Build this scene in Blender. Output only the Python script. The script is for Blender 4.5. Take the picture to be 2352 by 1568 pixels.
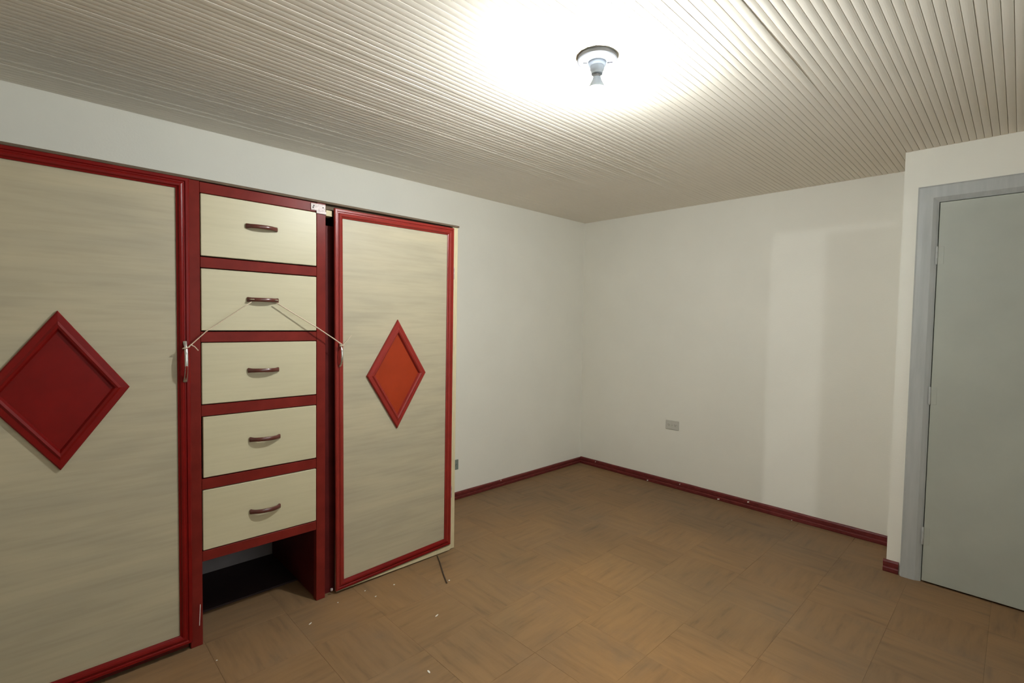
import bpy, bmesh, math, random
from mathutils import Vector, Matrix
random.seed(7)
for o in list(bpy.data.objects): bpy.data.objects.remove(o)
SC = bpy.context.scene
COL = SC.collection

# ------------------------------------------------------------------ camera, world, exposure
F_PX, YAW, PITCH, ROLL = 1132.70, 0.800325, -0.039724, 0.016854
CAM = Vector((-3.7773, -2.9216, 1.3468))
fw = Vector((math.cos(PITCH)*math.cos(YAW), math.cos(PITCH)*math.sin(YAW), math.sin(PITCH)))
rt = Vector((math.sin(YAW), -math.cos(YAW), 0)); up = rt.cross(fw)
rt2 = rt*math.cos(ROLL) + up*math.sin(ROLL); up2 = -rt*math.sin(ROLL) + up*math.cos(ROLL)
cd = bpy.data.cameras.new('camera'); cam = bpy.data.objects.new('camera', cd); COL.objects.link(cam)
cd.sensor_width = 36; cd.lens = F_PX*36/2352; cd.clip_start = 0.02
M = Matrix((rt2, up2, -fw)).transposed().to_4x4(); M.translation = CAM; cam.matrix_world = M
SC.camera = cam
W = bpy.data.worlds.new('world'); SC.world = W; W.use_nodes = True
W.node_tree.nodes['Background'].inputs[0].default_value = (0.90, 0.97, 1.0, 1)
W.node_tree.nodes['Background'].inputs[1].default_value = 4.4   # overcast daylight through the added window, as fill light
SC.view_settings.view_transform = 'Standard'; SC.view_settings.look = 'None'
SC.view_settings.gamma = 1; SC.view_settings.use_curve_mapping = False
SC.view_settings.exposure = 0.20
BULB_STRENGTH = 1800.0
BULB_COLOR = (0.92, 0.98, 1.0)
HALL_STRENGTH = 19000.0
WX0, WX1, WZ0, WZ1 = -3.0, -1.5, 0.95, 2.05      # unseen window added opposite the wardrobe as fill light
pd = bpy.data.lights.new('fill_window_portal', 'AREA'); pd.shape = 'RECTANGLE'; pd.size = WX1-WX0; pd.size_y = WZ1-WZ0; pd.cycles.is_portal = True
po = bpy.data.objects.new('fill_window_portal', pd); COL.objects.link(po); po.location = ((WX0+WX1)/2, -3.9-0.06, (WZ0+WZ1)/2); po.rotation_euler = (math.pi/2, 0, 0)

# ------------------------------------------------------------------ dimensions (metres); room corner at the origin
H = 2.292           # ceiling
XR, YF = -4.5, -3.9 # rear wall (behind the camera) and front wall
DJ, YJ = -0.392, -2.4525   # projecting wall with the door: face x, corner y
WF = -0.632         # wardrobe face (y)

XL, XE = -4.120, -2.004     # outer ends of the wardrobe (x)
# ------------------------------------------------------------------ materials
def new_mat(name):
    m = bpy.data.materials.new(name); m.use_nodes = True
    return m, m.node_tree, m.node_tree.nodes['Principled BSDF']
def rgb(c): return (c[0], c[1], c[2], 1)
def paint(name, base, rough=0.5, var=0.06, scale=6.0, bump=0.02, bscale=180.0, metal=0.0, spec=0.5, stretch=(1, 1, 1), ramp=None, coat=0.0):
    """painted / plain surface: colour with a slow mottling and a fine relief"""
    m, nt, b = new_mat(name)
    N = nt.nodes; L = nt.links
    geo = N.new('ShaderNodeTexCoord'); mp = N.new('ShaderNodeMapping'); mp.inputs['Scale'].default_value = stretch
    L.new(geo.outputs['Object'], mp.inputs['Vector'])
    n = N.new('ShaderNodeTexNoise'); n.inputs['Scale'].default_value = scale; n.inputs['Detail'].default_value = 6; n.inputs['Roughness'].default_value = 0.6
    L.new(mp.outputs[0], n.inputs['Vector'])
    r = N.new('ShaderNodeValToRGB'); e = r.color_ramp.elements
    e[0].position = ramp[0] if ramp else 0.3; e[1].position = ramp[1] if ramp else 0.7
    e[0].color = rgb([c*(1-var) for c in base]); e[1].color = rgb([min(1, c*(1+var)) for c in base])
    L.new(n.outputs['Fac'], r.inputs[0]); L.new(r.outputs[0], b.inputs['Base Color'])
    b.inputs['Roughness'].default_value = rough; b.inputs['Metallic'].default_value = metal
    b.inputs['Specular IOR Level'].default_value = spec
    b.inputs['Coat Weight'].default_value = coat
    if bump:
        n2 = N.new('ShaderNodeTexNoise'); n2.inputs['Scale'].default_value = bscale; n2.inputs['Detail'].default_value = 3
        L.new(mp.outputs[0], n2.inputs['Vector'])
        bp = N.new('ShaderNodeBump'); bp.inputs['Strength'].default_value = bump*5; bp.inputs['Distance'].default_value = 0.002
        L.new(n2.outputs['Fac'], bp.inputs['Height']); L.new(bp.outputs[0], b.inputs['Normal'])
    return m
def grain(name, base, dark, rough=0.45, axis='x', fine=0.35, scale=1.0, knots=0.5):
    """pale laminated board with horizontal grain"""
    m, nt, b = new_mat(name); N = nt.nodes; L = nt.links
    tc = N.new('ShaderNodeTexCoord'); mp = N.new('ShaderNodeMapping')
    s = {'x': (1.3, 5, 10), 'y': (10, 1.3, 5)}[axis]
    mp.inputs['Scale'].default_value = [v*scale for v in s]
    L.new(tc.outputs['Object'], mp.inputs['Vector'])
    n1 = N.new('ShaderNodeTexNoise'); n1.inputs['Scale'].default_value = 1.0; n1.inputs['Detail'].default_value = 5; n1.inputs['Distortion'].default_value = 0.35
    L.new(mp.outputs[0], n1.inputs['Vector'])
    mp2 = N.new('ShaderNodeMapping'); mp2.inputs['Scale'].default_value = [v*scale*k for v, k in zip(s, (4, 7, 7))]
    L.new(tc.outputs['Object'], mp2.inputs['Vector'])
    n2 = N.new('ShaderNodeTexNoise'); n2.inputs['Scale'].default_value = 1.0; n2.inputs['Detail'].default_value = 3
    L.new(mp2.outputs[0], n2.inputs['Vector'])
    r1 = N.new('ShaderNodeValToRGB'); e = r1.color_ramp.elements
    e[0].position = 0.30; e[0].color = rgb(dark); e[1].position = 0.62; e[1].color = rgb(base)
    L.new(n1.outputs['Fac'], r1.inputs[0])
    r2 = N.new('ShaderNodeValToRGB'); e = r2.color_ramp.elements
    e[0].position = 0.34; e[0].color = (0.80, 0.79, 0.78, 1); e[1].position = 0.6; e[1].color = (1, 1, 1, 1)
    L.new(n2.outputs['Fac'], r2.inputs[0])
    mx = N.new('ShaderNodeMix'); mx.data_type = 'RGBA'; mx.blend_type = 'MULTIPLY'; mx.inputs[0].default_value = fine
    L.new(r1.outputs[0], mx.inputs[6]); L.new(r2.outputs[0], mx.inputs[7]); L.new(mx.outputs[2], b.inputs['Base Color'])
    b.inputs['Roughness'].default_value = rough
    bp = N.new('ShaderNodeBump'); bp.inputs['Strength'].default_value = 0.08; bp.inputs['Distance'].default_value = 0.001
    L.new(n2.outputs['Fac'], bp.inputs['Height']); L.new(bp.outputs[0], b.inputs['Normal'])
    return m
def emit(name, color, strength):
    m, nt, b = new_mat(name)
    b.inputs['Base Color'].default_value = (0.9, 0.9, 0.9, 1)
    b.inputs['Emission Color'].default_value = rgb(color); b.inputs['Emission Strength'].default_value = strength
    return m
def floor_mat():
    m, nt, b = new_mat('vinyl_tile'); N = nt.nodes; L = nt.links
    tc = N.new('ShaderNodeTexCoord'); oi = N.new('ShaderNodeObjectInfo'); geo = N.new('ShaderNodeNewGeometry')
    off = N.new('ShaderNodeVectorMath'); off.operation = 'ADD'
    sc = N.new('ShaderNodeVectorMath'); sc.operation = 'SCALE'; sc.inputs['Scale'].default_value = 37.0
    cb = N.new('ShaderNodeCombineXYZ'); L.new(oi.outputs['Random'], cb.inputs[0]); L.new(oi.outputs['Random'], cb.inputs[1])
    L.new(cb.outputs[0], sc.inputs[0]); L.new(tc.outputs['Object'], off.inputs[0]); L.new(sc.outputs[0], off.inputs[1])
    mp = N.new('ShaderNodeMapping'); mp.inputs['Scale'].default_value = (3.5, 26, 1); L.new(off.outputs[0], mp.inputs[0])
    n1 = N.new('ShaderNodeTexNoise'); n1.inputs['Scale'].default_value = 1; n1.inputs['Detail'].default_value = 5; n1.inputs['Roughness'].default_value = 0.62
    L.new(mp.outputs[0], n1.inputs['Vector'])
    r1 = N.new('ShaderNodeValToRGB'); e = r1.color_ramp.elements
    e[0].position = 0.24; e[0].color = (0.178, 0.116, 0.061, 1); e[1].position = 0.60; e[1].color = (0.298, 0.187, 0.091, 1)
    k = r1.color_ramp.elements.new(0.42); k.color = (0.262, 0.164, 0.081, 1)
    L.new(n1.outputs['Fac'], r1.inputs[0])
    # worn and greyed areas, fixed to the floor
    n2 = N.new('ShaderNodeTexNoise'); n2.inputs['Scale'].default_value = 1.3; n2.inputs['Detail'].default_value = 5; n2.inputs['Roughness'].default_value = 0.6
    L.new(geo.outputs['Position'], n2.inputs['Vector'])
    r2 = N.new('ShaderNodeValToRGB'); e = r2.color_ramp.elements
    e[0].position = 0.36; e[0].color = (0.78, 0.80, 0.86, 1); e[1].position = 0.62; e[1].color = (1.12, 1.02, 0.90, 1)
    L.new(n2.outputs['Fac'], r2.inputs[0])
    mx = N.new('ShaderNodeMix'); mx.data_type = 'RGBA'; mx.blend_type = 'MULTIPLY'; mx.inputs[0].default_value = 1
    L.new(r1.outputs[0], mx.inputs[6]); L.new(r2.outputs[0], mx.inputs[7])
    # tile-to-tile tone
    # worn, warmer traffic patch in the middle of the room, dirtier towards the edges
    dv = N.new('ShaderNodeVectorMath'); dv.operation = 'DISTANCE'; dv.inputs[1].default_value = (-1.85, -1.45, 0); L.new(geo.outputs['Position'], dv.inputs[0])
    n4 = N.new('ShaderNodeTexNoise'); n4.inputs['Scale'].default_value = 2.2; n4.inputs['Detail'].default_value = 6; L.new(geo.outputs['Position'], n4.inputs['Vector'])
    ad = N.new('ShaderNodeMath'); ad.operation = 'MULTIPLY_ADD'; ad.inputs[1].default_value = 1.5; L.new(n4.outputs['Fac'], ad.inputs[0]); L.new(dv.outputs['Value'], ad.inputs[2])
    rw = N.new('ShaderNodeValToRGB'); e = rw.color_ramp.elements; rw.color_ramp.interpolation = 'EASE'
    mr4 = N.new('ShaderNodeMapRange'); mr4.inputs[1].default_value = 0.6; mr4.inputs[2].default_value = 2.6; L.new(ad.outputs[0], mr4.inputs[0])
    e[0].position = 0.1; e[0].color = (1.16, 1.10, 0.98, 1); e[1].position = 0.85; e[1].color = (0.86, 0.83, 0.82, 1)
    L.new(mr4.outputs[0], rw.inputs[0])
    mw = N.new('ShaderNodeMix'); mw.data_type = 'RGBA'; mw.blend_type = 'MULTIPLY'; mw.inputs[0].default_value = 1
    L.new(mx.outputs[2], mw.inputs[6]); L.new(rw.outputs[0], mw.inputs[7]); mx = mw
    hv = N.new('ShaderNodeHueSaturation'); mr = N.new('ShaderNodeMapRange'); mr.inputs[3].default_value = 0.96; mr.inputs[4].default_value = 1.04
    L.new(oi.outputs['Random'], mr.inputs[0]); L.new(mr.outputs[0], hv.inputs['Value']); L.new(mx.outputs[2], hv.inputs['Color'])
    # greasy grey dirt film
    n3 = N.new('ShaderNodeTexNoise'); n3.inputs['Scale'].default_value = 2.6; n3.inputs['Detail'].default_value = 7; n3.inputs['Roughness'].default_value = 0.65
    L.new(geo.outputs['Position'], n3.inputs['Vector'])
    r3 = N.new('ShaderNodeValToRGB'); e = r3.color_ramp.elements
    e[0].position = 0.44; e[0].color = (0, 0, 0, 1); e[1].position = 0.72; e[1].color = (0.55, 0.55, 0.55, 1)
    L.new(n3.outputs['Fac'], r3.inputs[0])
    mx2 = N.new('ShaderNodeMix'); mx2.data_type = 'RGBA'; L.new(r3.outputs[0], mx2.inputs[0])
    L.new(hv.outputs[0], mx2.inputs[6]); mx2.inputs[7].default_value = (0.150, 0.118, 0.082, 1)
    L.new(mx2.outputs[2], b.inputs['Base Color'])
    rr = N.new('ShaderNodeMapRange'); rr.inputs[3].default_value = 0.5; rr.inputs[4].default_value = 0.72
    L.new(n2.outputs['Fac'], rr.inputs[0]); L.new(rr.outputs[0], b.inputs['Roughness'])
    b.inputs['Specular IOR Level'].default_value = 0.3
    bp = N.new('ShaderNodeBump'); bp.inputs['Strength'].default_value = 0.12; bp.inputs['Distance'].default_value = 0.001
    L.new(n1.outputs['Fac'], bp.inputs['Height']); L.new(bp.outputs[0], b.inputs['Normal'])
    return m

def glass_mat():
    m, nt, b = new_mat('fill_window_glass'); N = nt.nodes; L = nt.links
    t = N.new('ShaderNodeBsdfTransparent'); t.inputs[0].default_value = (0.93, 0.95, 0.95, 1)
    g = N.new('ShaderNodeBsdfGlossy'); g.inputs['Roughness'].default_value = 0.02
    f = N.new('ShaderNodeFresnel'); f.inputs[0].default_value = 1.45
    mx = N.new('ShaderNodeMixShader'); L.new(f.outputs[0], mx.inputs[0]); L.new(t.outputs[0], mx.inputs[1]); L.new(g.outputs[0], mx.inputs[2])
    L.new(mx.outputs[0], N['Material Output'].inputs[0])
    return m
MT = dict(
    wall=paint('wall_paint', (0.785, 0.752, 0.658), 0.7, 0.025, 2.2, 0.05, 120),
    ceil=paint('ceiling_paint', (0.80, 0.735, 0.63), 0.42, 0.05, 3.0, 0.02, 60, stretch=(0.4, 3, 3)),
    gap=paint('slat_backing', (0.34, 0.31, 0.26), 0.9, 0.1, 8, 0),
    floor=floor_mat(),
    grout=paint('floor_screed', (0.10, 0.068, 0.04), 0.9, 0.2, 20, 0.02),
    red=paint('red_gloss_paint', (0.165, 0.0055, 0.0045), 0.34, 0.14, 9, 0.02, 70, spec=0.16),
    redright=paint('bright_red_gloss_paint', (0.235, 0.020, 0.014), 0.32, 0.12, 9, 0.02, 70, spec=0.28),
    rail=paint('red_brown_paint', (0.160, 0.017, 0.012), 0.34, 0.16, 12, 0.02, 70, spec=0.07),
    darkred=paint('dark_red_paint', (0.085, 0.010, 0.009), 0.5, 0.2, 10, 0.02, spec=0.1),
    orange=paint('orange_red_paint', (0.295, 0.032, 0.008), 0.36, 0.10, 8, 0.02, 70, spec=0.2),
    base=paint('baseboard_red_paint', (0.130, 0.020, 0.018), 0.42, 0.30, 26, 0.04, 90, spec=0.25, stretch=(1, 1, 3)),
    board=grain('pale_laminate_board', (0.450, 0.388, 0.262), (0.372, 0.325, 0.228), 0.5, 'x', 0.35),
    drawer=grain('cream_drawer_board', (0.535, 0.475, 0.310), (0.495, 0.435, 0.280), 0.42, 'x', 0.22),
    cream=paint('raw_cream_wood', (0.58, 0.49, 0.30), 0.6, 0.08, 18, 0.02, stretch=(8, 8, 1)),
    brown=paint('raw_brown_board', (0.115, 0.075, 0.045), 0.8, 0.25, 30, 0.05, stretch=(1, 6, 6)),
    handle=paint('dark_red_brown_lacquer', (0.105, 0.030, 0.022), 0.22, 0.15, 30, 0),
    chrome=paint('worn_chrome', (0.62, 0.61, 0.58), 0.25, 0.1, 60, 0.0, metal=0.9),
    zinc=paint('paint_spattered_zinc', (0.40, 0.33, 0.31), 0.5, 0.35, 70, 0.05, metal=0.2),
    twine=paint('beige_twine', (0.62, 0.50, 0.37), 0.85, 0.15, 200, 0.05),
    door=paint('grey_door_enamel', (0.375, 0.383, 0.325), 0.5, 0.06, 3.2, 0.02, 90),
    casing=paint('grey_casing_enamel', (0.40, 0.405, 0.385), 0.45, 0.09, 5.5, 0.03, 90, stretch=(6, 6, 0.6)),
    plastic=paint('ivory_plastic', (0.54, 0.52, 0.45), 0.4, 0.03, 20, 0),
    greyplastic=paint('grey_green_plastic', (0.20, 0.235, 0.205), 0.45, 0.05, 20, 0),
    slot=paint('outlet_slot', (0.06, 0.055, 0.05), 0.7, 0.1, 20, 0),
    porcelain=paint('shade_tinted_porcelain', (0.50, 0.56, 0.64), 0.3, 0.03, 20, 0),  # tinted blue-grey to paint in the socket's shade against the glare
    ring=paint('grey_metal_ring', (0.10, 0.10, 0.105), 0.45, 0.1, 20, 0, metal=0.3),
    bulb=emit('bulb_glow', BULB_COLOR, BULB_STRENGTH),
    hall=emit('added_hall_glow', (0.92, 0.97, 1.0), HALL_STRENGTH),
    glass=glass_mat(),
    backing=paint('grey_hardboard', (0.25, 0.215, 0.21), 0.8, 0.1, 8, 0.02),
    cavityshade=paint('cavity_shade_colour', (0.022, 0.008, 0.008), 0.7, 0.2, 10, 0.02),  # shadow tone for the plate under the drawers
    stick=paint('dark_stick', (0.055, 0.035, 0.02), 0.7, 0.2, 60, 0),
    flake=paint('white_paint_flake', (0.85, 0.80, 0.72), 0.7, 0.05, 60, 0),
)

# ------------------------------------------------------------------ mesh helpers
def mesh(name, bm, mat, parent=None, smooth=False, loc=None):
    me = bpy.data.meshes.new(name); bmesh.ops.recalc_face_normals(bm, faces=bm.faces); bm.to_mesh(me); bm.free()
    me.materials.append(MT[mat])
    if smooth:
        for p in me.polygons: p.use_smooth = True
    o = bpy.data.objects.new(name, me); COL.objects.link(o)
    if parent: o.parent = parent
    if loc: o.location = loc
    return o
def empty(name, loc, parent=None):
    o = bpy.data.objects.new(name, None); o.location = loc; o.empty_display_size = 0.1; COL.objects.link(o)
    if parent: o.parent = parent
    return o
def tag(o, label=None, cat=None, group=None, kind=None):
    if label: o['label'] = label
    if cat: o['category'] = cat
    if group: o['group'] = group
    if kind: o['kind'] = kind
    return o
def add_box(bm, x0, x1, y0, y1, z0, z1, bev=0.0):
    t = bmesh.new()
    r = bmesh.ops.create_cube(t, size=1)
    for v in t.verts:
        v.co = Vector((x0 + (v.co.x+.5)*(x1-x0), y0 + (v.co.y+.5)*(y1-y0), z0 + (v.co.z+.5)*(z1-z0)))
    if bev: bmesh.ops.bevel(t, geom=list(t.edges), offset=bev, segments=1, affect='EDGES')
    me = bpy.data.meshes.new('t'); t.to_mesh(me); t.free(); bm.from_mesh(me); bpy.data.meshes.remove(me)
    return bm
def box(name, x0, x1, y0, y1, z0, z1, mat, parent=None, bev=0.0):
    """box whose origin is its own centre (world coordinates; parents sit unrotated)"""
    bm = bmesh.new(); c = Vector(((x0+x1)/2, (y0+y1)/2, (z0+z1)/2))
    add_box(bm, x0-c.x, x1-c.x, y0-c.y, y1-c.y, z0-c.z, z1-c.z, bev)
    o = mesh(name, bm, mat, parent); o.location = c - wloc(parent); return o
def wloc(p):
    v = Vector((0, 0, 0))
    while p: v += p.location; p = p.parent
    return v
def lathe(name, prof, mat, parent=None, n=32, loc=(0, 0, 0), axis='z', smooth=True):
    bm = bmesh.new(); rings = []
    for r, h in prof:
        if r < 1e-6: rings.append([bm.verts.new((0, 0, h))])
        else: rings.append([bm.verts.new((r*math.cos(2*math.pi*i/n), r*math.sin(2*math.pi*i/n), h)) for i in range(n)])
    for a, b in zip(rings, rings[1:]):
        for i in range(n):
            j = (i+1) % n
            vs = [a[i % len(a)], a[j % len(a)], b[j % len(b)], b[i % len(b)]]
            u = []
            for v in vs:
                if v not in u: u.append(v)
            if len(u) > 2: bm.faces.new(u)
    for rg in (rings[0], rings[-1]):
        if len(rg) > 2: bm.faces.new(rg)
    if axis == 'y': bmesh.ops.rotate(bm, matrix=Matrix.Rotation(math.pi/2, 3, 'X'), verts=bm.verts)
    if axis == '-x': bmesh.ops.rotate(bm, matrix=Matrix.Rotation(-math.pi/2, 3, 'Y'), verts=bm.verts)
    o = mesh(name, bm, mat, parent, smooth); o.location = Vector(loc) - wloc(parent)
    if smooth: o.data.set_sharp_from_angle(angle=math.radians(40))
    return o
def add_tube(bm, pts, radii, n=8, flat=(1, 1), upv=Vector((0, 0, 1))):
    pts = [Vector(p) for p in pts]; rings = []
    if not hasattr(radii, '__len__'): radii = [radii]*len(pts)
    for i, p in enumerate(pts):
        d = (pts[min(i+1, len(pts)-1)] - pts[max(i-1, 0)]).normalized()
        u = upv if abs(d.dot(upv)) < 0.95 else Vector((1, 0, 0))
        s = d.cross(u).normalized(); t = s.cross(d).normalized()
        rings.append([bm.verts.new(p + s*radii[i]*flat[0]*math.cos(2*math.pi*(k+.5)/n) + t*radii[i]*flat[1]*math.sin(2*math.pi*(k+.5)/n)) for k in range(n)])
    for a, b in zip(rings, rings[1:]):
        for i in range(n): bm.faces.new((a[i], a[(i+1) % n], b[(i+1) % n], b[i]))
    bm.faces.new(rings[0]); bm.faces.new(list(reversed(rings[-1])))
def inset(poly, d):
    n = len(poly); out = []
    cx = sum(p[0] for p in poly)/n; cz = sum(p[1] for p in poly)/n
    lines = []
    for i in range(n):
        a = Vector(poly[i]); b = Vector(poly[(i+1) % n]); t = (b-a).normalized(); nn = Vector((-t.y, t.x))
        if nn.dot(Vector((cx, cz))-a) < 0: nn = -nn
        lines.append((a+nn*d, t))
    for i in range(n):
        a, t = lines[i-1]; b, s = lines[i]
        den = t.x*s.y - t.y*s.x; k = ((b-a).x*s.y - (b-a).y*s.x)/den
        out.append(a + t*k)
    return out
def frame_sides(name, poly, prof, ybase, mat, parent, mats=None):
    """mitred strips of moulding round a polygon in the x-z plane; prof = (inset, height towards the room)"""
    rings = [inset(poly, d) for d, h in prof]; n = len(poly); res = []
    for i in range(n):
        j = (i+1) % n; bm = bmesh.new()
        c = (Vector(poly[i]) + Vector(poly[j]))/2
        A = [bm.verts.new((r[i].x-c.x, -h, r[i].y-c.y)) for r, (d, h) in zip(rings, prof)]
        B = [bm.verts.new((r[j].x-c.x, -h, r[j].y-c.y)) for r, (d, h) in zip(rings, prof)]
        for k in range(len(prof)):
            l = (k+1) % len(prof); bm.faces.new((A[k], A[l], B[l], B[k]))
        bm.faces.new(A); bm.faces.new(list(reversed(B)))
        o = mesh(name, bm, mats[i] if mats else mat, parent); o.location = Vector((c.x, ybase, c.y)) - wloc(parent); res.append(o)
    return res

# ------------------------------------------------------------------ room shell
def shell(name, *a, **k): return tag(box(name, *a, **k), kind='structure')
T = 0.12
shell('wall_left', XR-T, T, 0, T, -0.1, H+0.1, 'wall')
shell('wall_back', 0, T, YF-T, 0, -0.1, H+0.1, 'wall')
# projecting wall with the door opening
DY0, DY1, DZ = -3.392, -2.5965, 2.010      # leaf span and top
def multi(name, boxes, mat, parent=None):
    bm = bmesh.new()
    for b in boxes: add_box(bm, *b)
    return mesh(name, bm, mat, parent)
tag(multi('wall_right', [(DJ, 0, DY1+0.02, YJ, 0, H+0.02), (DJ, 0, YF, DY0-0.02, 0, H+0.02),
                         (DJ, 0, DY0-0.02, DY1+0.02, DZ+0.02, H+0.02), (DJ+0.10, 0, DY0-0.02, DY1+0.02, 0, DZ+0.02)], 'wall'), kind='structure')
# front wall (opposite the wardrobe) with an unseen two-pane window added for fill light
tag(multi('wall_front', [(XR-T, WX0, YF-T, YF, -0.1, H+.1), (WX1, 0, YF-T, YF, -0.1, H+.1), (WX0, WX1, YF-T, YF, -0.1, WZ0), (WX0, WX1, YF-T, YF, WZ1, H+.1)], 'wall'), kind='structure')
win = empty('fill_window', ((WX0+WX1)/2, YF-.06, WZ0)); tag(win, 'unseen two-pane window with a grey frame, added opposite the wardrobe for fill light', kind='structure')
xm = (WX0+WX1)/2
for b in ((WX0, WX0+.05, WZ0, WZ1), (WX1-.05, WX1, WZ0, WZ1), (xm-.03, xm+.03, WZ0+.05, WZ1-.05), (WX0+.05, WX1-.05, WZ0, WZ0+.05), (WX0+.05, WX1-.05, WZ1-.05, WZ1)):
    box('frame_bar', b[0], b[1], YF-.085, YF-.035, b[2], b[3], 'casing', win, .003)
for a, b in ((WX0+.05, xm-.03), (xm+.03, WX1-.05)): box('pane', a, b, YF-.064, YF-.060, WZ0+.05, WZ1-.05, 'glass', win)
box('sill', WX0-.04, WX1+.04, YF-.03, YF+.06, WZ0-.03, WZ0, 'casing', win, .004)
# rear wall with a doorway onto a hall
HY0, HY1, HZ = -3.62, -2.866, 2.035
tag(multi('wall_rear', [(XR-T, XR, HY1, 0, -0.1, H+0.1), (XR-T, XR, YF, HY0, -0.1, H+0.1), (XR-T, XR, HY0, HY1, HZ, H+0.1)], 'wall'), kind='structure')

# floor: screed with square vinyl tiles laid with alternating grain
floor = shell('floor', XR, 0, YF, 0, -0.10, -0.004, 'grout')
TS = 0.32
bm = bmesh.new(); add_box(bm, -TS/2+.0002, TS/2-.0002, -TS/2+.0002, TS/2-.0002, -0.0035, 0, 0.0004)
tproto = None; OX, OY = -2.649, -0.955
i0 = math.floor((XR-OX)/TS); i1 = math.ceil((0-OX)/TS); j0 = math.floor((YF-OY)/TS); j1 = math.ceil((0-OY)/TS)
tile_me = None
for i in range(i0, i1):
    for j in range(j0, j1):
        xa, xb = OX+i*TS, OX+(i+1)*TS; ya, yb = OY+j*TS, OY+(j+1)*TS
        if xa > -0.39 and yb < YJ: continue
        cx, cy = (xa+xb)/2, (ya+yb)/2; rz = 0 if (i+j) % 2 else math.pi/2
        full = xa >= XR and xb <= 0 and ya >= YF and yb <= 0
        if full:
            if tile_me is None:
                o = mesh('tile', bm, 'floor', floor); tile_me = o.data
            else:
                o = bpy.data.objects.new('tile', tile_me); COL.objects.link(o); o.parent = floor
            o.rotation_euler.z = rz
            o.location = Vector((cx, cy, random.uniform(-.0003, .0003))) - wloc(floor)
        else:
            xa, xb, ya, yb = max(xa, XR)+.0006, min(xb, 0)-.0006, max(ya, YF)+.0006, min(yb, 0)-.0006
            if xb-xa < .01 or yb-ya < .01: continue
            b2 = bmesh.new(); add_box(b2, xa-cx, xb-cx, ya-cy, yb-cy, -0.0035, 0, 0.0006)
            bmesh.ops.rotate(b2, matrix=Matrix.Rotation(-rz, 3, 'Z'), verts=b2.verts)
            o = mesh('tile', b2, 'floor', floor); o.rotation_euler.z = rz
            o.location = Vector((cx, cy, 0)) - wloc(floor)

# ceiling: narrow beaded slats running along the wardrobe wall
ceiling = shell('ceiling', XR, 0, YF, 0, H+0.012, H+0.1, 'gap')
SP = 0.0276
ns = int(-YF/SP)
STAIN = None
for k in range(ns+1):
    yc = -SP*(k+0.5); x1 = 0.0 if yc > YJ else DJ
    if abs(yc-SP/2) > -YF: continue
    bm = bmesh.new(); wv = SP-0.0006
    prof = []
    for t in (-1, -0.93, -0.6, -0.2, 0.2, 0.6, 0.93, 1):
        h = 0.0013*(1-t*t) if abs(t) < 1 else -0.0026
        prof.append((t*wv/2, -h))
    prof = [(-wv/2, 0.010)] + prof + [(wv/2, 0.010)]
    nseg = 10; rings = []; tilt = random.gauss(0, 0.006); dz = random.gauss(0, 0.00018)
    if random.random() < 0.14: dz += random.choice((-.0006, .0006))
    ph = random.uniform(0, 6.3); am = random.uniform(0.0, 0.0002)
    for s in range(nseg+1):
        x = XR + (x1-XR)*s/nseg
        w = am*math.sin(ph + x*2.1)
        if k == 83: w -= 0.0035*math.exp(-((x+1.95)/0.35)**2)
        rings.append([bm.verts.new((x-(XR+x1)/2, y, z + dz + w + tilt*y)) for y, z in prof])
    m = len(prof)
    for a, b in zip(rings, rings[1:]):
        for q in range(m): bm.faces.new((a[q], a[(q+1) % m], b[(q+1) % m], b[q]))
    bm.faces.new(rings[0]); bm.faces.new(list(reversed(rings[-1])))
    o = mesh('slat', bm, 'ceil', ceiling); o.location = Vector(((XR+x1)/2, yc, H)) - wloc(ceiling)

# baseboards
BP = [(0, 0), (0, .012), (.006, .015), (.020, .015), (.024, .011), (.030, .011), (.034, .013), (.050, .013), (.056, .009), (.058, 0)]  # (height, thickness)
def baseboard(name, p0, p1, nrm, chips, hgt=1.0):
    p0, p1, nrm = Vector(p0), Vector(p1), Vector(nrm)
    c = (p0+p1)/2; bm = bmesh.new(); L = (p1-p0).length; d = (p1-p0).normalized(); n = max(2, int(L/0.12)); rings = []
    for s in range(n+1):
        q = p0 + (p1-p0)*s/n - c; j = random.uniform(-.001, .001)
        rings.append([bm.verts.new(q + nrm*(t + (j if t > 0 else 0)) + Vector((0, 0, h*hgt + (j if h > .05 else 0)))) for h, t in BP])
    m = len(BP)
    for a, b in zip(rings, rings[1:]):
        for k in range(m): bm.faces.new((a[k], a[(k+1) % m], b[(k+1) % m], b[k]))
    bm.faces.new(rings[0]); bm.faces.new(list(reversed(rings[-1])))
    o = mesh(name, bm, 'base'); o.location = c; tag(o, kind='structure')
    for f, hz, ln in chips:   # bare plaster chips in the paint
        q = p0 + d*(f*L); b2 = bmesh.new()
        add_box(b2, -.001, .001, -.001, .001, -.001, .001)
        for v in b2.verts: v.co = Vector((d.x*v.co.x*ln*500 + nrm.x*v.co.y*1.2, d.y*v.co.x*ln*500 + nrm.y*v.co.y*1.2, v.co.z*4 + (0.002 if v.co.x > 0 else -0.002)))
        ch = mesh('paint_chip', b2, 'flake', o); ch.location = q + nrm*0.0145 + Vector((0, 0, hz)) - o.location
    return o
baseboard('baseboard_left', (-1.99, 0, 0), (0, 0, 0), (0, -1, 0), [(0.47, .052, .004)], 0.95)
baseboard('baseboard_back', (0, -0.012, 0), (0, YJ, 0), (-1, 0, 0), [(0.075, .050, .004), (0.30, .010, .012), (0.42, .048, .004), (0.55, .012, .016), (0.64, .050, .012), (0.76, .006, .006)], 1.08)
baseboard('baseboard_right', (DJ, YJ+0.013, 0), (DJ, -2.508, 0), (-1, 0, 0), [], 1.12)
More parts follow.
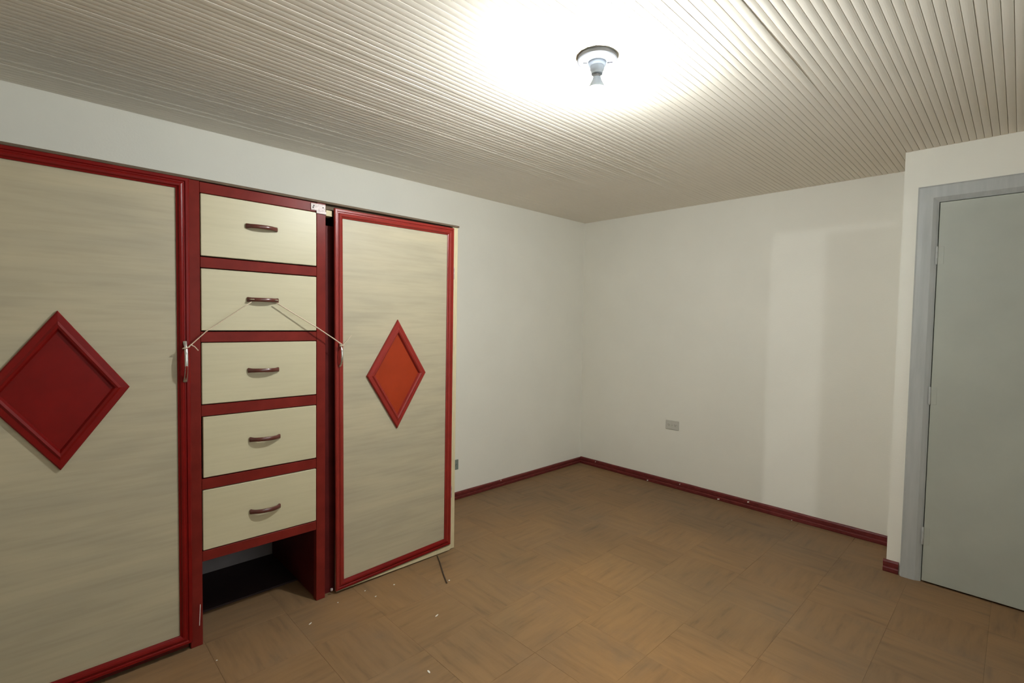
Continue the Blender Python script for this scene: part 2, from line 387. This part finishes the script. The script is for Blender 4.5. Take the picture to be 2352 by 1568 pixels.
baseboard('baseboard_corner', (XR, 0, 0), (XL-.004, 0, 0), (0, -1, 0), [], 0.95)
baseboard('baseboard_rear', (XR, -0.0, 0), (XR, HY1+0.07, 0), (1, 0, 0), [], 1.0)

# ------------------------------------------------------------------ grey door in the projecting wall
d1 = empty('door_1', (DJ, (DY0+DY1)/2, 0)); tag(d1, 'grey flush door with grey wooden casing beside the red baseboard stub', kind='structure')
CW = 0.0815
# casing boards: profile across the width (distance from the leaf edge, height off the wall)
CP = [(-0.006, -0.09), (-0.006, .004), (0.004, .010), (0.018, .017), (0.055, .020), (0.074, .020), (CW, .014), (CW, 0), (0.012, 0), (0.012, -0.09)]
def casing(name, side):
    bm = bmesh.new(); A = []; B = []
    for wd, h in CP:
        x = -h
        if side == 'top':
            A.append((x, DY0-wd, DZ+wd)); B.append((x, DY1+wd, DZ+wd))
        else:
            y = DY1+wd if side == 'near' else DY0-wd
            A.append((x, y, 0)); B.append((x, y, DZ+wd))
    c = Vector((DJ, 0, 0)); mid = sum((Vector(a)+Vector(b) for a, b in zip(A, B)), Vector())/(2*len(A))
    a = [bm.verts.new(Vector(p)-mid) for p in A]; b = [bm.verts.new(Vector(p)-mid) for p in B]
    n = len(a)
    for k in range(n): bm.faces.new((a[k], a[(k+1) % n], b[(k+1) % n], b[k]))
    bm.faces.new(a); bm.faces.new(list(reversed(b)))
    o = mesh(name, bm, 'casing', d1); o.location = mid + c - wloc(d1)
for s in ('near', 'far', 'top'): casing('casing', s)
leaf = box('door_leaf', DJ-0.012, DJ+0.03, DY0+.003, DY1-.010, 0.010, DZ-0.010, 'door', d1, 0.002)
for z in (1.728, 0.996, 0.250):
    h = lathe('hinge', [(0, -.047), (.0035, -.047), (.0055, -.043), (.0055, -.016), (.0048, -.0155), (.0048, -.0145), (.0055, -.014), (.0055, .014), (.0048, .0145), (.0048, .0155), (.0055, .016), (.0055, .043), (.0035, .047), (0, .047)], 'casing', d1, 12, (DJ-0.014, DY1-.006, z))
    box('hinge_leaf', DJ-0.0135, DJ-0.0115, DY1-.034, DY1-.008, z-.045, z+.045, 'door', h, 0.0005)
kn = lathe('door_knob', [(0, 0), (.026, 0), (.026, .004), (.012, .008), (.010, .03), (.022, .038), (.026, .05), (.022, .062), (0, .066)], 'chrome', d1, 20, (DJ-0.012, DY0+.07, 1.0), '-x')

# ------------------------------------------------------------------ doorway behind the camera; ajar door and hall bulb added to cast a strip of light
d2 = empty('light_strip_door', (XR-T, HY0, 0)); tag(d2, 'unseen grey flush door added ajar in the rear wall to shape the strip of hall light', kind='structure')
d2w = 0.748
bm = bmesh.new(); add_box(bm, -0.04, 0.0, 0.004, d2w, 0.008, HZ-0.006, 0.002)
lf = mesh('door_leaf', bm, 'door', d2)
hk = lathe('door_knob', [(0, 0), (.026, 0), (.012, .008), (.010, .03), (.022, .038), (.026, .05), (.022, .062), (0, .066)], 'chrome', lf, 16, (0, 0, 0), '-x')
hk.location = (-0.04, d2w-.06, 1.0)
# the free edge stands where the strip of hall light on the back wall ends
SX, SY, SZ = -8.0, -3.80, 2.06
ANG = 0.935
lf.rotation_euler.z = ANG
for nm, b in (('wall_hall', [(-8.7, -8.6, -5.0, -2.0, 0, H+.1), (-8.6, XR-T, -2.1, -2.0, 0, H+.1), (-8.6, XR-T, -5.0, -4.9, 0, H+.1)]),
              ('floor_hall', [(-8.6, XR, -4.9, -2.1, -.1, -0.001)]), ('ceiling_hall', [(-8.6, XR-T, -4.9, -2.1, H, H+.1)])):
    tag(multi(nm, b, 'wall' if 'floor' not in nm else 'grout'), kind='structure')
hl = empty('added_hall_lamp', (SX, SY, SZ)); tag(hl, 'unseen round bulb added in the hall to cast a strip of light past the ajar door', 'lamp')
lathe('bulb', [(0, -.015), (.0075, -.013), (.013, -.0075), (.015, 0), (.013, .0075), (.0075, .013), (0, .015)], 'hall', hl, 16, (SX, SY, SZ))
lathe('socket', [(0, .014), (.010, .014), (.012, .05), (.004, .055), (.004, H-SZ), (0, H-SZ)], 'porcelain', hl, 12, (SX, SY, SZ))

# ------------------------------------------------------------------ wardrobe
wd = empty('wardrobe', (-3.07, WF/2, 0))
tag(wd, 'built-in wardrobe with pale wood-grain doors, red frames, five drawers and red diamonds', 'wardrobe')
P1a, P1b = -3.335, -3.297    # left post (between left door and drawers)
P2a, P2b = -2.828, -2.786    # right post
ZT = 1.884
def wp(name, *a, bev=0.0015): return box(name, *a, wd, bev)
wp('side_panel', XL, XL+.02, WF, -0.002, 0, ZT, 'cream')
sp = wp('side_panel', -2.040, XE, WF+0.002, -0.002, 0.002, ZT, 'cream'); tag(sp, 'raw cream end board')
wp('top_board', XL, XE+.006, WF-.004, -0.002, ZT+.001, ZT+.011, 'brown', bev=0.001)
wp('back_panel', XL+.02, -2.040, -0.012, -0.004, 0.002, ZT, 'backing')
wp('cavity_shade_plate', P1b-.003, P2a+.003, -0.385, -0.013, 0.001, 0.010, 'cavityshade')  # dark plate painting the shadow on the cavity floor under the drawers
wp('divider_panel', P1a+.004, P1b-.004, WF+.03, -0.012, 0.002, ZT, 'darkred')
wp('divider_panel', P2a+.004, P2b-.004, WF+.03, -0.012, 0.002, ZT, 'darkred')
wp('post', P1a-.004, P1b, WF, WF+.03, 0.0, ZT, 'rail')
wp('post', P2a, P2b, WF, WF+.03, 0.0, ZT, 'rail')
# floor-level chip of bare paint on the left post and a pale tack at the foot of the right one
s = wp('paint_scratch', -3.3085, -3.3065, WF-.0012, WF, 0.085, 0.172, 'flake', bev=0); s.rotation_euler.y = 0.04
wp('tack', -2.760, -2.748, WF-.006, WF+.004, 0.022, 0.034, 'zinc', bev=0.002)
# inner stile and runner seen in the gap beside the right door
wp('inner_stile', P2b+.001, -2.700, WF+.030, WF+.050, 0.0, 1.79, 'darkred')
wp('wood_block', -2.783, -2.752, WF+.004, WF+.05, 1.830, 1.857, 'cream')
wp('inner_rail', P2b, -2.040, WF+.02, WF+.05, 1.862, ZT, 'brown')
rails = [(1.840, 1.882), (1.544, 1.586), (1.244, 1.286), (0.943, 0.988), (0.642, 0.686), (0.345, 0.387)]
for a, b in rails: wp('rail', P1b+.0005, P2a-.0005, WF+.001, WF+.028, a, b, 'rail')
def bow_handle(name, cx, cz, half, out, parent, mat, face, vertical=False, hw=0.0085, hd=0.0060, tip=None, roll=0.0):
    bm = bmesh.new(); pts = []; rad = []
    n = 18
    for i in range(n+1):
        t = -1 + 2*i/n; o = out*(1-abs(t)**2.6)
        u = half*t
        p = (0, -o-hd*0.4, u) if vertical else (u, -o-hd*0.4, u*roll)
        pts.append(p); rad.append(1.0 if abs(t) < .8 else 1.0 + 0.25*(abs(t)-.8)/.2)
    rings = []
    for i, p in enumerate(pts):
        p = Vector(p); d = (Vector(pts[min(i+1, n)])-Vector(pts[max(i-1, 0)])).normalized()
        s = Vector((1, 0, 0)) if vertical else Vector((0, 0, 1)); q = d.cross(s).normalized()
        rg = []
        for k in range(10):
            a = 2*math.pi*(k+.5)/10; ca, sa = math.cos(a), math.sin(a)
            ca = math.copysign(abs(ca)**.6, ca); sa = math.copysign(abs(sa)**.6, sa)
            rg.append(bm.verts.new(p + s*hw*rad[i]*ca + q*hd*sa))
        rings.append(rg)
    for a, b in zip(rings, rings[1:]):
        for k in range(10): bm.faces.new((a[k], a[(k+1) % 10], b[(k+1) % 10], b[k]))
    bm.faces.new(rings[0]); bm.faces.new(list(reversed(rings[-1])))
    o = mesh(name, bm, mat, parent, True); o.data.set_sharp_from_angle(angle=math.radians(50))
    o.location = Vector((cx, face, cz)) - wloc(parent)
    return o
drawers = [(1.589, 1.838, 0, -3.067, 1.732), (1.289, 1.541, 0, -3.0635, 1.423), (0.990, 1.242, 0, -3.062, 1.120), (0.689, 0.941, .003, -3.057, 0.821), (0.389, 0.640, 0, -3.0565, 0.506)]
drw = []
for q, (z0, z1, sh, hx, hz) in enumerate(drawers):
    x0, x1 = P1b+.003+sh, P2a-.002
    c = empty('drawer', Vector(((x0+x1)/2, WF+.010, z0)) - wloc(wd), wd)
    box('drawer_front', x0, x1, WF-.001, WF+.017, z0+.002, z1-.001, 'drawer', c, 0.002)
    bm = bmesh.new(); cx = (x0+x1)/2
    for b in ((x0+.012, x0+.024, WF+.017, -0.06, z0+.02, z1-.05), (x1-.024, x1-.012, WF+.017, -0.06, z0+.02, z1-.05),
              (x0+.024, x1-.024, -0.072, -0.06, z0+.02, z1-.05), (x0+.024, x1-.024, WF+.017, -0.072, z0+.02, z0+.026)):
        add_box(bm, b[0]-cx, b[1]-cx, b[2]-WF, b[3]-WF, b[4]-z0, b[5]-z0)
    o = mesh('drawer_box', bm, 'cream', c); o.location = Vector((cx, WF, z0)) - wloc(c)
    hh = bow_handle('handle', hx, hz, .0600, .024, c, 'handle', WF-.001, roll=(0, 0, -.02, -.03, -.03)[q])
    drw.append((hx, hz))

# doors: pale board, ribbed red moulding round it, recessed diamond with a raised frame
DP = [(0, 0), (0, .009), (.004, .013), (.012, .013), (.015, .009), (.019, .009), (.022, .013), (.027, .0145), (.033, .013), (.037, .007), (.042, .005), (.042, 0)]
DIA = [(0, 0), (0, .009), (.004, .013), (.020, .014), (.027, .019), (.034, .016), (.040, .006), (.040, 0)]
def diamond(door, cx, cz, hw, hh, face, fmat, pmat):
    poly = [(cx, cz-hh), (cx+hw, cz), (cx, cz+hh), (cx-hw, cz)]
    frame_sides('diamond_moulding', poly, DIA, face, fmat, door)
    inn = inset(poly, .036); bm = bmesh.new()
    a = [bm.verts.new((p.x-cx, 0, p.y-cz)) for p in inn]; b = [bm.verts.new((p.x-cx, -.0055, p.y-cz)) for p in inn]
    bm.faces.new(a); bm.faces.new(list(reversed(b)))
    for k in range(4): bm.faces.new((a[k], a[(k+1) % 4], b[(k+1) % 4], b[k]))
    o = mesh('diamond_panel', bm, pmat, door); o.location = Vector((cx, face, cz)) - wloc(door)
# left door
lx0, lx1, lz0, lz1 = -4.097, P1a-.0005, 0.033, 1.8825
ld = empty('door', Vector((lx0, WF, lz0)) - wloc(wd), wd); tag(ld, 'closed door with a dark red diamond')
box('door_board', lx0+.002, lx1-.004, WF-.004, WF+.012, lz0+.004, lz1-.004, 'board', ld, 0.001)
rect = [(lx0, lz0), (lx1, lz0), (lx1, lz1), (lx0, lz1)]
frame_sides('moulding', rect, DP, WF-.004, 'red', ld)
diamond(ld, -3.7185, 1.085, .192, .274, WF-.004, 'red', 'red')
h = bow_handle('handle', -3.354, 1.170, .078, .026, ld, 'chrome', WF-.016, True, .0058, .004)
tag(h, 'worn metal pull, lower half smeared with red paint')
# smear of red paint over the lower half of the pull
bm = bmesh.new(); n = 8; rings = []
for i in range(n+1):
    t = -0.98 + 0.78*i/n; o_ = .026*(1-abs(t)**2.6)
    p = Vector((0, -o_-.0016, .078*t)); rings.append([bm.verts.new(p+Vector((.0066*math.cos(a), -.0050*math.sin(a), 0))) for a in [2*math.pi*(k+.5)/8 for k in range(8)]])
for a, b in zip(rings, rings[1:]):
    for k in range(8): bm.faces.new((a[k], a[(k+1) % 8], b[(k+1) % 8], b[k]))
bm.faces.new(rings[0]); bm.faces.new(list(reversed(rings[-1])))
pm = mesh('handle_paint', bm, 'rail', ld, True); pm.location = Vector((-3.354, WF-.016, 1.170)) - wloc(ld)
box('base_strip', lx0, lx1-.01, WF+.006, WF+.02, 0.012, 0.032, 'darkred', ld)
# right door
rx0, rx1, rz0, rz1 = -2.750, -2.0425, 0.012, 1.8755
rd = empty('door', Vector((rx1, WF, rz0)) - wloc(wd), wd); tag(rd, 'loose door with an orange-red diamond and raw bottom edge')
box('door_board', rx0+.018, rx1-.002, WF-.004, WF+.012, rz0-.004, rz1-.004, 'board', rd, 0.001)
rect = [(rx0+.014, .016), (rx1, .040), (rx1, rz1), (rx0, rz1-.006)]
frame_sides('moulding', rect, DP, WF-.004, 'redright', rd, mats=['red', 'redright', 'redright', 'redright'])
bm = bmesh.new()   # bare cream edge strip under the crooked bottom moulding
a = [bm.verts.new(p) for p in ((-2.66, WF-.010, .012), (rx1-.003, WF-.010, .006), (rx1-.003, WF-.010, .034), (-2.66, WF-.010, .0145))]
b = [bm.verts.new(v.co + Vector((0, .02, 0))) for v in a]
bm.faces.new(a); bm.faces.new(list(reversed(b)))
for k in range(4): bm.faces.new((a[k], a[(k+1) % 4], b[(k+1) % 4], b[k]))
cc = Vector((-2.35, WF, .02))
for v in bm.verts: v.co -= cc
o = mesh('edge_strip', bm, 'cream', rd); o.location = cc - wloc(rd)
diamond(rd, -2.4035, 1.061, .1755, .287, WF-.004, 'redright', 'orange')
bow_handle('handle', -2.7235, 1.175, .056, .026, rd, 'chrome', WF-.016, True, .0045, .0035)
lathe('hinge', [(0, -.035), (.004, -.035), (.005, -.03), (.005, .03), (.004, .035), (0, .035)], 'zinc', rd, 10, (-2.0415, WF-.010, 1.62))
lathe('hinge', [(0, -.035), (.004, -.035), (.005, -.03), (.005, .03), (.004, .035), (0, .035)], 'zinc', rd, 10, (-2.0415, WF-.010, 0.35))
# old latch plate at the top right of the drawer frame
lp = wp('latch_plate', -2.856, -2.788, WF-.003, WF+.001, 1.846, 1.877, 'zinc', bev=0.0008)
for x, z in ((-2.800, 1.863), (-2.843, 1.866), (-2.846, 1.858)):
    lathe('screw_hole', [(0, 0), (.0035, 0), (.0035, .0008), (0, .0008)], 'slot', lp, 10, (x, WF-.003, z), 'y')
box('latch_lip', -2.832, -2.786, WF-.006, WF-.002, 1.833, 1.846, 'zinc', lp, 0.0008)

# ------------------------------------------------------------------ twine tying the doors to the second drawer
st = empty('twine', (-3.06, WF-.03, 1.38)); tag(st, 'beige twine tied between both wardrobe door pulls and the second drawer handle', 'string')
def strand(pts, r=0.0019, name='strand', sag=0.0):
    c = Vector(pts[0]); out = []
    for a, b in zip(pts, pts[1:]):
        a, b = Vector(a), Vector(b); n = 8
        for i in range(n):
            t = i/n; p = a.lerp(b, t); p.z -= sag*4*t*(1-t); out.append(p-c + Vector((0, 0, random.uniform(-.0005, .0005))))
    out.append(Vector(pts[-1])-c)
    bm = bmesh.new(); add_tube(bm, out, r, 6); o = mesh(name, bm, 'twine', st, True); o.location = c - wloc(st)
def loop(c, rx, ry, r=0.0019, tilt=0.3):
    pts = [Vector((rx*math.cos(t), ry*math.sin(t), tilt*rx*math.cos(t))) for t in [2*math.pi*i/14 for i in range(15)]]
    bm = bmesh.new(); add_tube(bm, pts, r, 6); o = mesh('loop', bm, 'twine', st, True); o.location = Vector(c) - wloc(st)
YS = WF-.030
strand([(-3.348, WF-.043, 1.226), (-3.336, YS-.006, 1.237), (-3.284, YS, 1.288), (-3.118, YS-.003, 1.412)])
strand([(-3.337, YS-.008, 1.236), (-3.325, YS-.010, 1.228), (-3.313, YS-.008, 1.213)])
loop((-3.354, WF-.0405, 1.2255), .0115, .0075); loop((-3.339, YS-.007, 1.235), .006, .004, .0018, .8)
loop((-3.115, WF-.015, 1.4235), .004, .0125, .0018, 0); loop((-3.108, WF-.016, 1.4235), .004, .0128, .0018, 0)
loop((-3.012, WF-.015, 1.4235), .004, .0125, .0018, 0); loop((-3.018, WF-.017, 1.4235), .004, .0128, .0018, 0)
strand([(-3.014, YS+.006, 1.412), (-2.836, YS-.008, 1.302), (-2.724, WF-.043, 1.226)], .0026)
loop((-2.7235, WF-.0405, 1.2215), .010, .0070, .0022)
strand([(-2.720, WF-.044, 1.222), (-2.698, YS-.012, 1.244), (-2.672, YS-.004, 1.268)], .0011)

# ------------------------------------------------------------------ ceiling lamp
LX, LY = -2.325, -1.836
cl = empty('ceiling_lamp', (LX, LY, H)); tag(cl, 'bare glowing bulb in a round ceiling socket on the slatted ceiling', 'lamp')
lathe('canopy', [(0, .001), (.066, .001), (.067, -.004), (.066, -.012), (.063, -.014), (.060, -.012), (.057, -.0155), (.045, -.017), (0, -.017)], 'porcelain', cl, 48, (LX, LY, H-.003))
lathe('canopy_ring', [(.0665, .0), (.070, .0), (.070, -.012), (.0665, -.0145), (.0655, -.012), (.0665, .0)], 'ring', cl, 48, (LX, LY, H-.003))
lathe('socket', [(0, -.016), (.030, -.016), (.032, -.020), (.030, -.030), (.025, -.034), (.0245, -.046), (.021, -.050), (.020, -.060), (.017, -.062), (0, -.062)], 'porcelain', cl, 32, (LX, LY, H))
lathe('bulb_cap', [(0, -.060), (.0135, -.060), (.0135, -.068), (.0145, -.072), (0, -.073)], 'ring', cl, 24, (LX, LY, H))
lathe('bulb_housing', [(0, -.070), (.014, -.0705), (.016, -.080), (.022, -.092), (.028, -.104), (.0300, -.111), (0, -.1115)], 'porcelain', cl, 28, (LX, LY, H))
prof = [(0, -.1112), (.0298, -.1112), (.031, -.119), (.029, -.133), (.023, -.145), (.013, -.153), (0, -.156)]
lathe('bulb', prof, 'bulb', cl, 28, (LX, LY, H))
for a, l in ((0.35, .018), (0.35+math.pi, .014)):   # fixing tabs of the fitting
    bm = bmesh.new(); add_box(bm, 0, l, -.0025, .0025, -.002, .002, .0008)
    o = mesh('fixing_tab', bm, 'ring', cl); o.rotation_euler.z = a - 1.2
    o.location = (math.cos(a-1.2)*.036, math.sin(a-1.2)*.036, -.0205)

# ------------------------------------------------------------------ wall outlets
def outlet(loc, axis, mat, label):
    """horizontal plate; built facing -y, turned for the back wall"""
    e = empty('wall_outlet', loc); tag(e, label, 'outlet')
    bm = bmesh.new(); add_box(bm, -.0585, .0585, -.007, 0, -.038, .038, .0025); p = mesh('plate', bm, mat, e)
    for s in (-1, 1):
        bm = bmesh.new(); add_box(bm, -.017, .017, -.009, -.006, -.014, .014, .002); f = mesh('socket', bm, mat, e); f.location = (s*.028, 0, 0)
        for dx, dz, wx, wz in ((-.006, .004, .0012, .004), (.006, .004, .0012, .004), (0, -.006, .0022, .0022)):
            bm = bmesh.new(); add_box(bm, -wx, wx, -.0096, -.008, -wz, wz); g = mesh('slot', bm, 'slot', f); g.location = (dx, 0, dz)
    lathe('screw', [(0, .0), (.003, 0), (.003, .0012), (0, .0015)], 'chrome', e, 10, Vector(loc)+Vector((0, -.007, 0)), 'y').location = (0, -.007, 0)
    if axis == 'x': e.rotation_euler.z = -math.pi/2
    return e
outlet((0, -0.951, .518), 'x', 'plastic', 'ivory double outlet plate on the blank wall above the red baseboard')
outlet((-1.5475, 0, .266), 'y', 'greyplastic', 'grey-green outlet plate on the wall just behind the wardrobe')

# ------------------------------------------------------------------ litter on the floor
bm = bmesh.new(); a, b = Vector((-2.140, -.650, .0035)), Vector((-2.276, -.924, .0035)); c = (a+b)/2
add_tube(bm, [a-c, (a-c).lerp(b-c, .3)+Vector((.002, 0, 0)), (a-c).lerp(b-c, .7)-Vector((.002, 0, 0)), b-c], [.0025, .0032, .0035, .0035], 6)
o = mesh('stick', bm, 'stick'); o.location = c; tag(o, 'thin dark stick lying on the floor from under the wardrobe', 'stick')
SHARED = 'tiny white crumb on the floor just below the wardrobe\'s loose door'
for x, y, l, w_, r, lab in ((-2.92, -.79, .020, .005, .5, 'slanted white sliver on the floor in front of the drawers'), (-2.476, -1.118, .028, .006, .35, 'long pale splinter on the open floor out from the loose door'),
        (-2.71, -1.394, .020, .008, 1.4, 'bright white chip on the open floor, farthest from the wardrobe'), (-2.481, -.755, .009, .008, 0, SHARED), (-2.617, -.708, .010, .006, .2, SHARED),
        (-2.603, -.789, .012, .005, .1, SHARED), (-2.76, -.716, .007, .006, .3, SHARED), (-2.249, -.909, .012, .009, .8, 'white crumb beside the tip of the dark stick'),
        (-3.282, -.779, .006, .005, .2, 'tiny white speck on the floor before the post left of the drawers')):
    bm = bmesh.new(); n = 7; t_ = [bm.verts.new((l/2*math.cos(2*math.pi*k/n)*random.uniform(.75, 1.1), w_/2*math.sin(2*math.pi*k/n)*random.uniform(.75, 1.1), .0022)) for k in range(n)]
    u_ = [bm.verts.new((v.co.x*.9, v.co.y*.9, 0.0)) for v in t_]
    bm.faces.new(t_); bm.faces.new(list(reversed(u_)))
    for k in range(n): bm.faces.new((t_[k], t_[(k+1) % n], u_[(k+1) % n], u_[k]))
    o = mesh('paint_flake', bm, 'flake'); o.location = (x, y, .0004); o.rotation_euler.z = r
    tag(o, lab, 'flake', 'white paint flakes scattered on the floor')
